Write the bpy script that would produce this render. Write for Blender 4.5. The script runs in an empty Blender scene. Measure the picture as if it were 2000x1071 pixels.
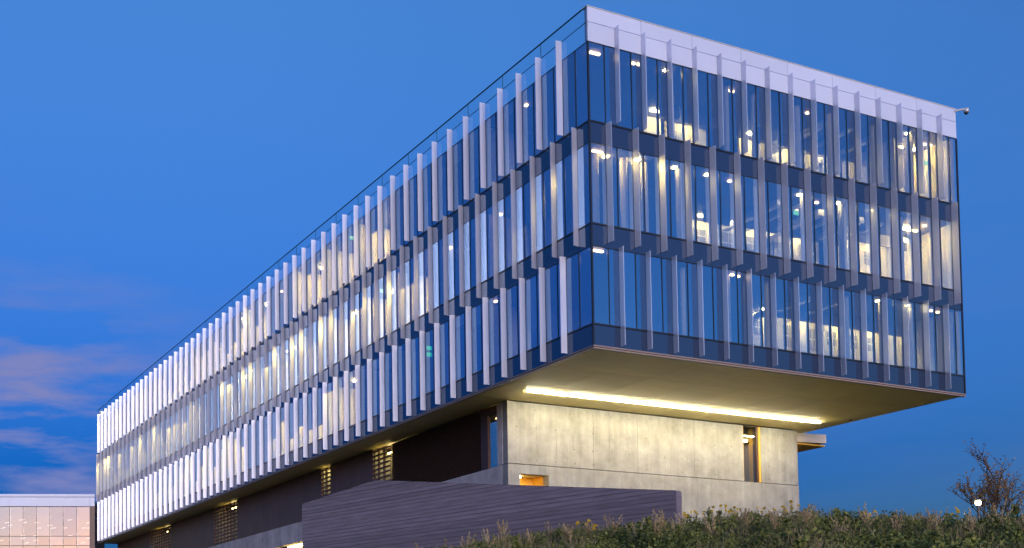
import bpy, math, random
import numpy as np
from mathutils import Matrix, Vector

random.seed(7)
rng = np.random.default_rng(11)
SC = bpy.context.scene
COL = SC.collection

# ------------------------------------------------------------------ camera
CAM = Vector((-29.955, -35.5729, -12.7864))
cam_d = bpy.data.cameras.new("camera")
cam_d.sensor_width = 36.0
cam_d.sensor_fit = 'HORIZONTAL'
cam_d.lens = 2160.18 / 2000 * 36.0
cam_d.shift_x = (1000 - 507.28) / 2000
cam_d.shift_y = (1197.87 - 535.5) / 2000
cam_d.clip_start = 0.1
cam_d.clip_end = 6000
cam = bpy.data.objects.new("camera", cam_d)
COL.objects.link(cam)
_r = Vector((0.92038, -0.390973, -0.0064068))
_u = Vector((-0.011504, -0.0434513, 0.9989893))
_f = Vector((0.3908567, 0.9193757, 0.0444894))
cam.matrix_world = Matrix(((_r.x, _u.x, -_f.x, CAM.x), (_r.y, _u.y, -_f.y, CAM.y), (_r.z, _u.z, -_f.z, CAM.z), (0, 0, 0, 1)))
SC.camera = cam

# ------------------------------------------------------------------ world: dusk sky, sun just at the horizon behind the camera
SUN_AZ, SUN_EL = 191.0, 0.6
world = bpy.data.worlds.new("World")
SC.world = world
world.use_nodes = True
wn, wl = world.node_tree.nodes, world.node_tree.links
bg = wn["Background"]
bg.inputs["Strength"].default_value = 0.13
sky = wn.new("ShaderNodeTexSky")
sky.sky_type = 'NISHITA'
sky.sun_disc = False
sky.sun_elevation = math.radians(SUN_EL)
sky.sun_rotation = math.radians(SUN_AZ)
sky.ozone_density = 4.2
sky.dust_density = 1.2
sky.air_density = 1.0


def wnode(kind, **kw):
    n = wn.new(kind)
    for k, v in kw.items():
        setattr(n, k, v)
    return n


def wmath(op, a, b=None, c=None, clamp=False):
    n = wn.new("ShaderNodeMath")
    n.operation = op
    n.use_clamp = clamp
    for i, v in enumerate((a, b, c)):
        if v is None:
            continue
        if isinstance(v, (int, float)):
            n.inputs[i].default_value = v
        else:
            wl.new(v, n.inputs[i])
    return n.outputs[0]


tc = wnode("ShaderNodeTexCoord")
sep = wnode("ShaderNodeSeparateXYZ")
wl.new(tc.outputs["Generated"], sep.inputs[0])
# the earth's shadow: the sky opposite the sunset darkens and goes deeper blue towards the horizon
anti = wmath('MULTIPLY_ADD', sep.outputs[1], 0.6, 0.45, clamp=True)
low = wmath('MULTIPLY', wmath('SUBTRACT', 1.0, wmath('MULTIPLY', sep.outputs[2], 1.9, clamp=True)), 1.45, clamp=True)
shadow = wmath('MULTIPLY', anti, low)
shade = wnode("ShaderNodeMix", data_type='RGBA')
shade.inputs[6].default_value = (1.15, 1.03, 0.95, 1)
shade.inputs[7].default_value = (0.02, 0.33, 0.66, 1)
wl.new(shadow, shade.inputs[0])
mul = wnode("ShaderNodeMix", data_type='RGBA', blend_type='MULTIPLY')
mul.inputs[0].default_value = 1
wl.new(sky.outputs[0], mul.inputs[6])
wl.new(shade.outputs[2], mul.inputs[7])
# thin evening clouds, banked low over the horizon
mp = wnode("ShaderNodeMapping")
mp.inputs["Scale"].default_value = (2.6, 2.6, 13.0)
mp.inputs["Location"].default_value = (0.62, 0.2, 1.58)
wl.new(tc.outputs["Generated"], mp.inputs[0])
nz = wnode("ShaderNodeTexNoise")
nz.inputs["Scale"].default_value = 1.5
nz.inputs["Detail"].default_value = 7
nz.inputs["Roughness"].default_value = 0.58
wl.new(mp.outputs[0], nz.inputs["Vector"])
band = wmath('MULTIPLY', wmath('SUBTRACT', sep.outputs[2], 0.08), 5.0)
band = wmath('SUBTRACT', 1.0, wmath('POWER', wmath('ABSOLUTE', wmath('SUBTRACT', band, 0.75)), 2.0), clamp=True)
cl = wmath('MULTIPLY', wmath('MULTIPLY', wmath('SUBTRACT', nz.outputs[0], 0.47), 4.0, clamp=True), band)
bank = wnode("ShaderNodeVectorMath", operation='DOT_PRODUCT')
wl.new(tc.outputs["Generated"], bank.inputs[0])
bank.inputs[1].default_value = (0.199, 0.957, 0.212)
lobe = wmath('MULTIPLY_ADD', wmath('POWER', wmath('MAXIMUM', bank.outputs["Value"], 0.0), 220.0), 2.3, 0.08)
cl = wmath('MULTIPLY', cl, lobe, clamp=True)
cm = wnode("ShaderNodeMix", data_type='RGBA')
wl.new(cl, cm.inputs[0])
wl.new(mul.outputs[2], cm.inputs[6])
cm.inputs[7].default_value = (0.18, 0.21, 0.47, 1)
wl.new(cm.outputs[2], bg.inputs["Color"])

sun_d = bpy.data.lights.new("sun", 'SUN')
sun_d.energy = 0.30
sun_d.angle = math.radians(18)
sun_d.color = (1.0, 0.93, 1.0)
sun = bpy.data.objects.new("sun", sun_d)
COL.objects.link(sun)
_sd = Vector((math.sin(math.radians(SUN_AZ)) * math.cos(math.radians(4)), math.cos(math.radians(SUN_AZ)) * math.cos(math.radians(4)), math.sin(math.radians(4))))
sun.rotation_euler = _sd.to_track_quat('Z', 'Y').to_euler()
sun.location = (0, -60, 40)

SC.view_settings.view_transform = 'Standard'
SC.view_settings.look = 'None'
SC.view_settings.exposure = 3.1
SC.view_settings.gamma = 1.0
SC.view_settings.use_curve_mapping = False
SC.cycles.use_denoising = True
SC.cycles.max_bounces = 8
SC.cycles.transparent_max_bounces = 24
SC.cycles.caustics_reflective = False
SC.cycles.caustics_refractive = False
SC.cycles.sample_clamp_indirect = 2.0


# ------------------------------------------------------------------ materials
def new_mat(name):
    m = bpy.data.materials.new(name)
    m.use_nodes = True
    nt = m.node_tree
    return m, nt, nt.nodes["Principled BSDF"]


def surf(name, col, rough=0.6, metal=0.0, var=0.12, scale=1.5, bump=0.0, bscale=30.0, stretch=(1, 1, 1), spec=0.5):
    """plain paint/stone/metal with a two-scale tonal variation and optional fine relief, in object space"""
    m, nt, b = new_mat(name)
    n, l = nt.nodes, nt.links
    geo = n.new("ShaderNodeNewGeometry")
    mpn = n.new("ShaderNodeMapping")
    mpn.inputs["Scale"].default_value = stretch
    l.new(geo.outputs["Position"], mpn.inputs[0])
    t1 = n.new("ShaderNodeTexNoise")
    t1.inputs["Scale"].default_value = scale
    t1.inputs["Detail"].default_value = 6
    t1.inputs["Roughness"].default_value = 0.6
    l.new(mpn.outputs[0], t1.inputs["Vector"])
    mr = n.new("ShaderNodeMapRange")
    mr.inputs[1].default_value = 0.3
    mr.inputs[2].default_value = 0.7
    mr.inputs[3].default_value = 1 - var
    mr.inputs[4].default_value = 1 + var
    l.new(t1.outputs[0], mr.inputs[0])
    mx = n.new("ShaderNodeMix")
    mx.data_type = 'RGBA'
    mx.blend_type = 'MULTIPLY'
    mx.inputs[0].default_value = 1
    mx.inputs[6].default_value = (*col, 1)
    l.new(mr.outputs[0], mx.inputs[7])
    l.new(mx.outputs[2], b.inputs["Base Color"])
    b.inputs["Roughness"].default_value = rough
    b.inputs["Metallic"].default_value = metal
    b.inputs["Specular IOR Level"].default_value = spec
    if bump:
        t2 = n.new("ShaderNodeTexNoise")
        t2.inputs["Scale"].default_value = bscale
        t2.inputs["Detail"].default_value = 4
        l.new(mpn.outputs[0], t2.inputs["Vector"])
        bp = n.new("ShaderNodeBump")
        bp.inputs["Strength"].default_value = bump
        bp.inputs["Distance"].default_value = 0.02
        l.new(t2.outputs[0], bp.inputs["Height"])
        l.new(bp.outputs[0], b.inputs["Normal"])
    return m


def concrete(name, col, streak=0.18):
    m, nt, b = new_mat(name)
    n, l = nt.nodes, nt.links
    geo = n.new("ShaderNodeNewGeometry")

    def noise(scale, stretch, detail=6):
        mpn = n.new("ShaderNodeMapping")
        mpn.inputs["Scale"].default_value = stretch
        l.new(geo.outputs["Position"], mpn.inputs[0])
        t = n.new("ShaderNodeTexNoise")
        t.inputs["Scale"].default_value = scale
        t.inputs["Detail"].default_value = detail
        t.inputs["Roughness"].default_value = 0.65
        l.new(mpn.outputs[0], t.inputs["Vector"])
        return t.outputs[0]

    def rng_(v, a, c, lo, hi):
        mr = n.new("ShaderNodeMapRange")
        for i, x in ((1, a), (2, c), (3, lo), (4, hi)):
            mr.inputs[i].default_value = x
        l.new(v, mr.inputs[0])
        return mr.outputs[0]

    def mulv(a, c):
        t = n.new("ShaderNodeMath")
        t.operation = 'MULTIPLY'
        l.new(a, t.inputs[0])
        l.new(c, t.inputs[1])
        return t.outputs[0]

    blotch = rng_(noise(0.9, (1, 1, 1)), 0.3, 0.72, 0.66, 1.14)
    streaks = rng_(noise(2.2, (1.4, 1.4, 0.12)), 0.35, 0.7, 1 - streak, 1.06)
    grain = rng_(noise(24, (1, 1, 1), 3), 0.3, 0.7, 0.9, 1.08)
    pits = rng_(noise(11, (1, 1, 1), 2), 0.27, 0.33, 0.62, 1.0)
    v = mulv(mulv(blotch, streaks), mulv(grain, pits))
    mx = n.new("ShaderNodeMix")
    mx.data_type = 'RGBA'
    mx.blend_type = 'MULTIPLY'
    mx.inputs[0].default_value = 1
    mx.inputs[6].default_value = (*col, 1)
    l.new(v, mx.inputs[7])
    l.new(mx.outputs[2], b.inputs["Base Color"])
    b.inputs["Roughness"].default_value = 0.85
    b.inputs["Specular IOR Level"].default_value = 0.3
    bp = n.new("ShaderNodeBump")
    bp.inputs["Strength"].default_value = 0.35
    bp.inputs["Distance"].default_value = 0.015
    l.new(v, bp.inputs["Height"])
    l.new(bp.outputs[0], b.inputs["Normal"])
    return m


def glass(name, refl, tint, gcol, wav=0.0):
    """coated glazing: see-through tinted sheet with a mirror coat that strengthens at grazing angles"""
    m, nt, b = new_mat(name)
    n, l = nt.nodes, nt.links
    n.remove(b)
    out = n["Material Output"]
    tr = n.new("ShaderNodeBsdfTransparent")
    tr.inputs[0].default_value = (*tint, 1)
    gl = n.new("ShaderNodeBsdfGlossy")
    oi = n.new("ShaderNodeObjectInfo")
    tone = n.new("ShaderNodeMapRange")
    tone.inputs[3].default_value = 0.82
    tone.inputs[4].default_value = 1.0
    l.new(oi.outputs["Random"], tone.inputs[0])
    tm = n.new("ShaderNodeMix")
    tm.data_type = 'RGBA'
    tm.blend_type = 'MULTIPLY'
    tm.inputs[0].default_value = 1
    tm.inputs[6].default_value = (*gcol, 1)
    l.new(tone.outputs[0], tm.inputs[7])
    l.new(tm.outputs[2], gl.inputs["Color"])
    gl.inputs["Roughness"].default_value = 0.015
    lw = n.new("ShaderNodeLayerWeight")
    lw.inputs[0].default_value = 0.5
    pw = n.new("ShaderNodeMath")
    pw.operation = 'POWER'
    pw.inputs[1].default_value = 4.0
    l.new(lw.outputs["Facing"], pw.inputs[0])
    mr = n.new("ShaderNodeMapRange")
    mr.inputs[3].default_value = refl
    mr.inputs[4].default_value = max(0.60, refl)
    l.new(pw.outputs[0], mr.inputs[0])
    gb = n.new("ShaderNodeNewGeometry")
    inv = n.new("ShaderNodeMath")
    inv.operation = 'SUBTRACT'
    inv.inputs[0].default_value = 1.0
    l.new(gb.outputs["Backfacing"], inv.inputs[1])
    once = n.new("ShaderNodeMath")
    once.operation = 'MULTIPLY'
    l.new(mr.outputs[0], once.inputs[0])
    l.new(inv.outputs[0], once.inputs[1])
    mx = n.new("ShaderNodeMixShader")
    l.new(once.outputs[0], mx.inputs[0])
    l.new(tr.outputs[0], mx.inputs[1])
    l.new(gl.outputs[0], mx.inputs[2])
    l.new(mx.outputs[0], out.inputs[0])
    if wav:
        geo = n.new("ShaderNodeNewGeometry")
        t = n.new("ShaderNodeTexNoise")
        t.inputs["Scale"].default_value = 0.7
        t.inputs["Detail"].default_value = 1
        l.new(geo.outputs["Position"], t.inputs["Vector"])
        bp = n.new("ShaderNodeBump")
        bp.inputs["Strength"].default_value = wav
        bp.inputs["Distance"].default_value = 0.03
        l.new(t.outputs[0], bp.inputs["Height"])
        l.new(bp.outputs[0], gl.inputs["Normal"])
    return m


def perforated(name, col, open_):
    """perforated sheet metal seen from far: part of the light goes straight through the holes"""
    m, nt, b = new_mat(name)
    n, l = nt.nodes, nt.links
    out = n["Material Output"]
    geo = n.new("ShaderNodeNewGeometry")
    mp_ = n.new("ShaderNodeMapping")
    mp_.inputs["Scale"].default_value = (6, 6, 0.5)
    l.new(geo.outputs["Position"], mp_.inputs[0])
    nz_ = n.new("ShaderNodeTexNoise")
    nz_.inputs["Scale"].default_value = 1.2
    nz_.inputs["Detail"].default_value = 5
    l.new(mp_.outputs[0], nz_.inputs["Vector"])
    oi = n.new("ShaderNodeObjectInfo")
    ad = n.new("ShaderNodeMath")
    ad.operation = 'ADD'
    l.new(nz_.outputs[0], ad.inputs[0])
    l.new(oi.outputs["Random"], ad.inputs[1])
    mr = n.new("ShaderNodeMapRange")
    mr.inputs[1].default_value = 0.2
    mr.inputs[2].default_value = 1.8
    mr.inputs[3].default_value = 0.88
    mr.inputs[4].default_value = 1.1
    l.new(ad.outputs[0], mr.inputs[0])
    cm_ = n.new("ShaderNodeMix")
    cm_.data_type = 'RGBA'
    cm_.blend_type = 'MULTIPLY'
    cm_.inputs[0].default_value = 1
    cm_.inputs[6].default_value = (*col, 1)
    l.new(mr.outputs[0], cm_.inputs[7])
    l.new(cm_.outputs[2], b.inputs["Base Color"])
    b.inputs["Roughness"].default_value = 0.4
    b.inputs["Metallic"].default_value = 0.55
    tr = n.new("ShaderNodeBsdfTransparent")
    mx = n.new("ShaderNodeMixShader")
    mx.inputs[0].default_value = open_
    l.new(b.outputs[0], mx.inputs[1])
    l.new(tr.outputs[0], mx.inputs[2])
    l.new(mx.outputs[0], out.inputs[0])
    return m


def lamp(name, col, strength):
    m, nt, b = new_mat(name)
    b.inputs["Base Color"].default_value = (0.8, 0.8, 0.8, 1)
    b.inputs["Emission Color"].default_value = (*col, 1)
    b.inputs["Emission Strength"].default_value = strength
    return m


def foliage(name, cols, rough=0.7, trans=0.25):
    m, nt, b = new_mat(name)
    n, l = nt.nodes, nt.links
    geo = n.new("ShaderNodeNewGeometry")
    t = n.new("ShaderNodeTexNoise")
    t.inputs["Scale"].default_value = 0.9
    t.inputs["Detail"].default_value = 4
    l.new(geo.outputs["Position"], t.inputs["Vector"])
    ad = n.new("ShaderNodeMath")
    ad.operation = 'MULTIPLY_ADD'
    ad.inputs[1].default_value = 0.45
    l.new(geo.outputs["Random Per Island"], ad.inputs[0])
    sb = n.new("ShaderNodeMath")
    sb.operation = 'MULTIPLY_ADD'
    sb.inputs[1].default_value = 1.5
    sb.inputs[2].default_value = -0.5
    l.new(t.outputs[0], sb.inputs[0])
    l.new(sb.outputs[0], ad.inputs[2])
    rp = n.new("ShaderNodeValToRGB")
    e = rp.color_ramp.elements
    for i, c in enumerate(cols):
        p = i / (len(cols) - 1)
        el = e[0] if i == 0 else (e[1] if i == len(cols) - 1 else e.new(p))
        el.position = p
        el.color = (*c, 1)
    l.new(ad.outputs[0], rp.inputs[0])
    l.new(rp.outputs[0], b.inputs["Base Color"])
    b.inputs["Roughness"].default_value = rough
    b.inputs["Specular IOR Level"].default_value = 0.25
    tl = n.new("ShaderNodeBsdfTranslucent")
    l.new(rp.outputs[0], tl.inputs[0])
    mx = n.new("ShaderNodeMixShader")
    mx.inputs[0].default_value = trans
    l.new(b.outputs[0], mx.inputs[1])
    l.new(tl.outputs[0], mx.inputs[2])
    l.new(mx.outputs[0], n["Material Output"].inputs[0])
    return m


M = {}
M['fin'] = perforated('fin_metal', (0.76, 0.78, 0.92), 0.26)
M['panel'] = surf('white_panel', (0.60, 0.65, 0.82), 0.38, var=0.03, scale=0.4)
M['cap'] = surf('cap_metal', (0.55, 0.52, 0.5), 0.4, var=0.05)
M['glass'] = glass('coated_glass', 0.57, (0.95, 0.95, 0.93), (0.48, 0.73, 1.0), 0.25)
M['clear'] = glass('clear_glass', 0.12, (0.85, 0.9, 0.92), (0.9, 0.95, 1.0))
M['hallglass'] = glass('hall_glass', 0.75, (0.7, 0.72, 0.75), (1.0, 0.84, 0.74), 0.15)
M['guard'] = glass('guard_glass', 0.10, (0.90, 0.95, 0.97), (0.9, 0.95, 1.0))
M['guardrail'] = surf('green_glass_edge', (0.03, 0.10, 0.08), 0.3)
M['dark'] = surf('dark_mullion', (0.018, 0.018, 0.024), 0.35, var=0.1)


def spandrel_mat():
    m, nt, b = new_mat('spandrel_glass')
    b.inputs["Base Color"].default_value = (0.020, 0.025, 0.048, 1)
    b.inputs["Roughness"].default_value = 0.06
    b.inputs["Specular IOR Level"].default_value = 1.0
    b.inputs["Specular Tint"].default_value = (0.6, 0.78, 1.0, 1)
    b.inputs["IOR"].default_value = 1.7
    return m


M['spandrel'] = spandrel_mat()
M['trim'] = surf('bronze_trim', (0.36, 0.27, 0.23), 0.4, var=0.08)
M['trimdark'] = surf('dark_red_trim', (0.07, 0.035, 0.03), 0.5, var=0.1)
M['soffit'] = surf('soffit_panel', (0.80, 0.66, 0.28), 0.55, var=0.06, scale=0.8, stretch=(0.4, 4, 1))
M['concrete'] = concrete('cast_concrete', (0.34, 0.335, 0.33))
M['plinth'] = concrete('plinth_concrete', (0.66, 0.58, 0.60), 0.25)
M['board'] = surf('board_formed_concrete', (0.19, 0.16, 0.20), 0.85, var=0.2, scale=3.0, bump=0.35, bscale=14.0, stretch=(0.35, 0.35, 4.0))
def per_object_tone(m, amount):
    n, l = m.node_tree.nodes, m.node_tree.links
    b = n["Principled BSDF"]
    src = b.inputs["Base Color"].links[0].from_socket
    oi = n.new("ShaderNodeObjectInfo")
    mr = n.new("ShaderNodeMapRange")
    mr.inputs[3].default_value = 1 - amount
    mr.inputs[4].default_value = 1 + amount
    l.new(oi.outputs["Random"], mr.inputs[0])
    mx = n.new("ShaderNodeMix")
    mx.data_type = 'RGBA'
    mx.blend_type = 'MULTIPLY'
    mx.inputs[0].default_value = 1
    l.new(src, mx.inputs[6])
    l.new(mr.outputs[0], mx.inputs[7])
    l.new(mx.outputs[2], b.inputs["Base Color"])


per_object_tone(M['board'], 0.16)
per_object_tone(M['concrete'], 0.06)
per_object_tone(M['soffit'], 0.07)
per_object_tone(M['panel'], 0.035)
M['clad'] = surf('brown_cladding', (0.12, 0.062, 0.045), 0.45, var=0.15, scale=0.8)
M['louver'] = surf('louver_metal', (0.11, 0.058, 0.042), 0.4, var=0.1)
M['hole'] = surf('tie_hole', (0.05, 0.045, 0.04), 0.9)
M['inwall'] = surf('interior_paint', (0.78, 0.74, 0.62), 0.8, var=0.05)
M['indark'] = surf('interior_shade_grey', (0.10, 0.10, 0.12), 0.8, var=0.1)  # dark tone stands in for the shade of unlit interiors
M['inpane'] = surf('inner_pane', (0.34, 0.36, 0.42), 0.2, var=0.1)
M['ceil'] = surf('ceiling_tile', (0.17, 0.17, 0.19), 0.85, var=0.08)
M['slab'] = surf('floor_slab', (0.2, 0.19, 0.18), 0.8)
M['duct'] = surf('duct_metal', (0.7, 0.7, 0.7), 0.35, metal=0.4)
M['blind'] = surf('blind_fabric', (0.55, 0.55, 0.58), 0.8, var=0.04)
M['yellow'] = surf('yellow_reveal', (0.75, 0.42, 0.05), 0.6, var=0.08)
M['peach'] = surf('canopy_face', (0.80, 0.68, 0.58), 0.5, var=0.04)
M['camgrey'] = surf('camera_housing', (0.55, 0.56, 0.6), 0.35, metal=0.2)
M['camdome'] = surf('camera_dome', (0.03, 0.03, 0.04), 0.08)
M['roof'] = surf('roof_membrane', (0.3, 0.3, 0.32), 0.9)
M['L_soffit'] = lamp('soffit_tube', (1.0, 0.91, 0.64), 20.0)
M['L_room'] = lamp('office_light', (1.0, 0.73, 0.20), 34.0)
M['L_wash'] = lamp('wall_washer', (1.0, 0.80, 0.32), 9.5)
M['L_spot'] = lamp('down_light', (1.0, 0.66, 0.32), 1.0)
M['L_exit'] = lamp('exit_green', (0.02, 0.9, 0.28), 0.12)
M['L_warm'] = lamp('warm_lamp', (1.0, 0.72, 0.25), 5.0)
M['L_hall'] = lamp('hall_light', (1.0, 0.85, 0.6), 0.5)
M['L_street'] = lamp('street_lamp_glow', (1.0, 0.78, 0.4), 5.0)
M['soil'] = surf('dry_soil_grass', (0.07, 0.065, 0.035), 0.95, var=0.4, scale=1.2, bump=0.6, bscale=6)
M['bark'] = surf('bark', (0.09, 0.06, 0.045), 0.9, var=0.3, scale=5)

# ------------------------------------------------------------------ helpers
WLOC = {}


def mesh_boxes(name, boxes):
    """one mesh made of axis-aligned boxes (x0,x1,y0,y1,z0,z1)"""
    v, f = [], []
    for (x0, x1, y0, y1, z0, z1) in boxes:
        b = len(v)
        v += [(x0, y0, z0), (x1, y0, z0), (x1, y1, z0), (x0, y1, z0), (x0, y0, z1), (x1, y0, z1), (x1, y1, z1), (x0, y1, z1)]
        f += [tuple(b + i for i in q) for q in ((3, 2, 1, 0), (4, 5, 6, 7), (0, 1, 5, 4), (1, 2, 6, 5), (2, 3, 7, 6), (3, 0, 4, 7))]
    me = bpy.data.meshes.new(name)
    me.from_pydata(v, [], f)
    return me


def obj(name, me, mat, parent=None, loc=(0, 0, 0), rot=None):
    if mat is not None and not me.materials:
        me.materials.append(M[mat])
    o = bpy.data.objects.new(name, me)
    COL.objects.link(o)
    wlc = Vector(loc)
    WLOC[o.name] = wlc
    if parent is not None:
        o.parent = parent
        o.location = wlc - WLOC[parent.name]
    else:
        o.location = wlc
    if rot:
        o.rotation_euler = rot
    return o


def thing(name, label, cat, loc, group=None):
    o = bpy.data.objects.new(name, None)
    o.empty_display_size = 0.3
    COL.objects.link(o)
    o.location = loc
    WLOC[o.name] = Vector(loc)
    return tag(o, label, cat, group)


def tag(o, label, cat, group=None):
    o['label'] = label
    o['category'] = cat
    if group:
        o['group'] = group
    return o


def box(name, b, mat, parent=None, kind=None):
    """one box given in world coordinates, its origin at its centre"""
    c = ((b[0] + b[1]) / 2, (b[2] + b[3]) / 2, (b[4] + b[5]) / 2)
    key = (round(b[1] - b[0], 4), round(b[3] - b[2], 4), round(b[5] - b[4], 4), mat)
    me = _cache.get(key)
    if me is None:
        hx, hy, hz = key[0] / 2, key[1] / 2, key[2] / 2
        me = _cache[key] = mesh_boxes(name, [(-hx, hx, -hy, hy, -hz, hz)])
    o = obj(name, me, mat, parent, c)
    if kind:
        o['kind'] = kind
    return o


_cache = {}


def cyl_mesh(name, pts, radii, seg=8, cap=True):
    """a tapered tube along a polyline"""
    v, f = [], []
    n = len(pts)
    for i, p in enumerate(pts):
        p = Vector(p)
        a = Vector(pts[max(i - 1, 0)])
        b = Vector(pts[min(i + 1, n - 1)])
        d = (b - a).normalized()
        s = d.orthogonal().normalized()
        t = d.cross(s)
        for k in range(seg):
            an = 2 * math.pi * k / seg
            v.append(tuple(p + (s * math.cos(an) + t * math.sin(an)) * radii[i]))
    for i in range(n - 1):
        for k in range(seg):
            k2 = (k + 1) % seg
            f.append((i * seg + k, i * seg + k2, (i + 1) * seg + k2, (i + 1) * seg + k))
    if cap:
        f.append(tuple(range(seg - 1, -1, -1)))
        f.append(tuple(range((n - 1) * seg, n * seg)))
    return v, f


def to_mesh(name, v, f, smooth=False):
    me = bpy.data.meshes.new(name)
    me.from_pydata(v, [], f)
    if smooth:
        me.polygons.foreach_set("use_smooth", [True] * len(me.polygons))
    me.update()
    return me


# ------------------------------------------------------------------ the ground
AZ0 = math.radians(48)
G0 = -14.45


def st(x, y):
    dx, dy = x - CAM.x, y - CAM.y
    return dx * math.sin(AZ0) + dy * math.cos(AZ0), dx * math.cos(AZ0) - dy * math.sin(AZ0)


def xy(s, t):
    return CAM.x + s * math.sin(AZ0) + t * math.cos(AZ0), CAM.y + s * math.cos(AZ0) - t * math.sin(AZ0)


_T = [-60, -30, -20, -10, -7.2, -2.4, 0.6, 3.6, 6, 12, 40]
_LV = [0.0, 0.12, 0.40, 0.865, 0.955, 1.0, 1.0, 0.945, 0.915, 0.89, 0.8]


def gz(x, y):
    s, t = st(x, y)
    rise = float(np.interp(s, [4, 12, 34, 90], [0.0, 1.2, 5.5, 8.2]))
    lat = float(np.interp(t * 34 / max(s, 34), _T, _LV))
    wob = 0.10 * math.sin(0.9 * x + 1.3 * y) * math.sin(0.7 * y - 0.4 * x + 1) + 0.06 * math.sin(2.3 * x - 1.7 * y)
    return G0 + rise * lat + (wob if rise > 0 else 0)


def axis(lo, hi, c0, c1, step):
    a = list(np.arange(c0, c1, step))
    far = [3, 8, 18, 40, 90, 200, 450, 1000, 2500]
    return [c0 - d for d in reversed(far)] + a + [c1 + d for d in far]


gx = axis(0, 0, -50, 60, 1.1)
gy = axis(0, 0, -50, 60, 1.1)
gv = [(x, y, gz(x, y)) for y in gy for x in gx]
nx_ = len(gx)
gf = [(j * nx_ + i, j * nx_ + i + 1, (j + 1) * nx_ + i + 1, (j + 1) * nx_ + i) for j in range(len(gy) - 1) for i in range(nx_ - 1)]
ground = obj('ground', to_mesh('ground', gv, gf, True), 'soil')
ground['kind'] = 'structure'

# ------------------------------------------------------------------ the office building
S = 1.4078                      # facade module
W, L = 16 * S, 78.7             # the end face along X, the long face along Y
ROWS = [(0.91, 4.13), (5.08, 8.46), (9.36, 12.69)]
H = 14.2
ob = thing('office_building', 'long three storey glass office block with white vertical fins, cantilevered over a concrete base', 'building', (12.0, 40.0, -12.0))

R_int = [S * k for k in range(1, 16)]
R_mid = [S * (k + 0.6) for k in range(16)]
L_int = [1.643 + 1.408 * i for i in range(55)]
L_mid = [0.80 + 1.408 * i for i in range(56)]
FIN_D, FIN_T = 0.30, 0.04


def fin_mesh(name, z0, z1, face):
    a, b, t0, t1 = 0.012, FIN_D, FIN_T / 2, FIN_T / 2 * 0.75
    prof = [(-t0, a), (t0, a), (t1, b), (-t1, b)]
    v = []
    for z in (z0, z1):
        for (p, d) in prof:
            v.append((p, -d, z) if face == 'R' else (-d, p, z))
    f = [(0, 1, 5, 4), (1, 2, 6, 5), (2, 3, 7, 6), (3, 0, 4, 7), (3, 2, 1, 0), (4, 5, 6, 7)]
    me = to_mesh(name, v, f)
    return me


FZ = [(0.10, 4.22), (4.36, 9.36), (9.44, 13.54)]
for row, (z0, z1) in enumerate(FZ):
    zc = (z0 + z1) / 2
    cant = math.radians(9 if row == 1 else -6)      # the fins are canted one way on the middle floor, the other way above and below
    mr_ = fin_mesh('fin', z0 - zc, z1 - zc, 'R')
    ml_ = fin_mesh('fin', z0 - zc, z1 - zc, 'L')
    for x in (R_mid if row == 1 else R_int):
        obj('fin', mr_, 'fin', ob, (x, 0, zc), (0, 0, cant))
    for y in (L_mid if row == 1 else L_int):
        obj('fin', ml_, 'fin', ob, (0, y, zc), (0, 0, cant))

# glass panes, 3 rows on each face; nearest 300 as parts, the rest joined
mull = []
far_panes = []
for row, (z0, z1) in enumerate(ROWS):
    xs = sorted([0.05] + R_int + R_mid)
    xs = [x for x in xs if x < W - 0.2] + [W - 0.05]
    for a, b in zip(xs[:-1], xs[1:]):
        o = box('glass_pane', (a + 0.02, b - 0.02, 0.0, 0.022, z0 + 0.04, z1 - 0.02), 'glass', ob)
        o.rotation_euler = (random.uniform(-1, 1) * 0.003, 0, random.uniform(-1, 1) * 0.005)
    for x in xs[1:-1]:
        mull.append((x - 0.020, x + 0.020, -0.018, 0.09, z0, z1))
    ys = sorted([0.05] + L_int + L_mid)
    ys = [y for y in ys if y < L - 0.2] + [L - 0.05]
    for a, b in zip(ys[:-1], ys[1:]):
        bb = (0.0, 0.022, a + 0.02, b - 0.02, z0 + 0.04, z1 - 0.02)
        if b < 48.6:
            o = box('glass_pane', bb, 'glass', ob)
            o.rotation_euler = (0, random.uniform(-1, 1) * 0.003, random.uniform(-1, 1) * 0.005)
        else:
            far_panes.append(bb)
    for y in ys[1:-1]:
        mull.append((-0.018, 0.09, y - 0.020, y + 0.020, z0, z1))
    # sill and head transoms
    mull.append((0.05, W - 0.05, -0.022, 0.08, z0 - 0.035, z0 + 0.035))
    mull.append((-0.022, 0.08, 0.05, L - 0.05, z0 - 0.035, z0 + 0.035))
    mull.append((0.05, W - 0.05, -0.015, 0.08, z1 - 0.015, z1 + 0.015))
    mull.append((-0.015, 0.08, 0.05, L - 0.05, z1 - 0.015, z1 + 0.015))
fp = obj('glass_pane', mesh_boxes('far_glass', far_panes), 'glass', ob)
fp['kind'] = 'stuff'
mo = obj('mullion', mesh_boxes('mullion', mull), 'dark', ob)
mo['kind'] = 'stuff'
box('corner_post', (-0.025, 0.05, -0.025, 0.05, 0.03, 12.69), 'dark', ob)
box('corner_post', (W - 0.05, W + 0.025, -0.025, 0.05, 0.03, 12.69), 'dark', ob)
box('corner_post', (-0.025, 0.05, L - 0.05, L + 0.025, 0.03, 12.69), 'dark', ob)

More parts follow.
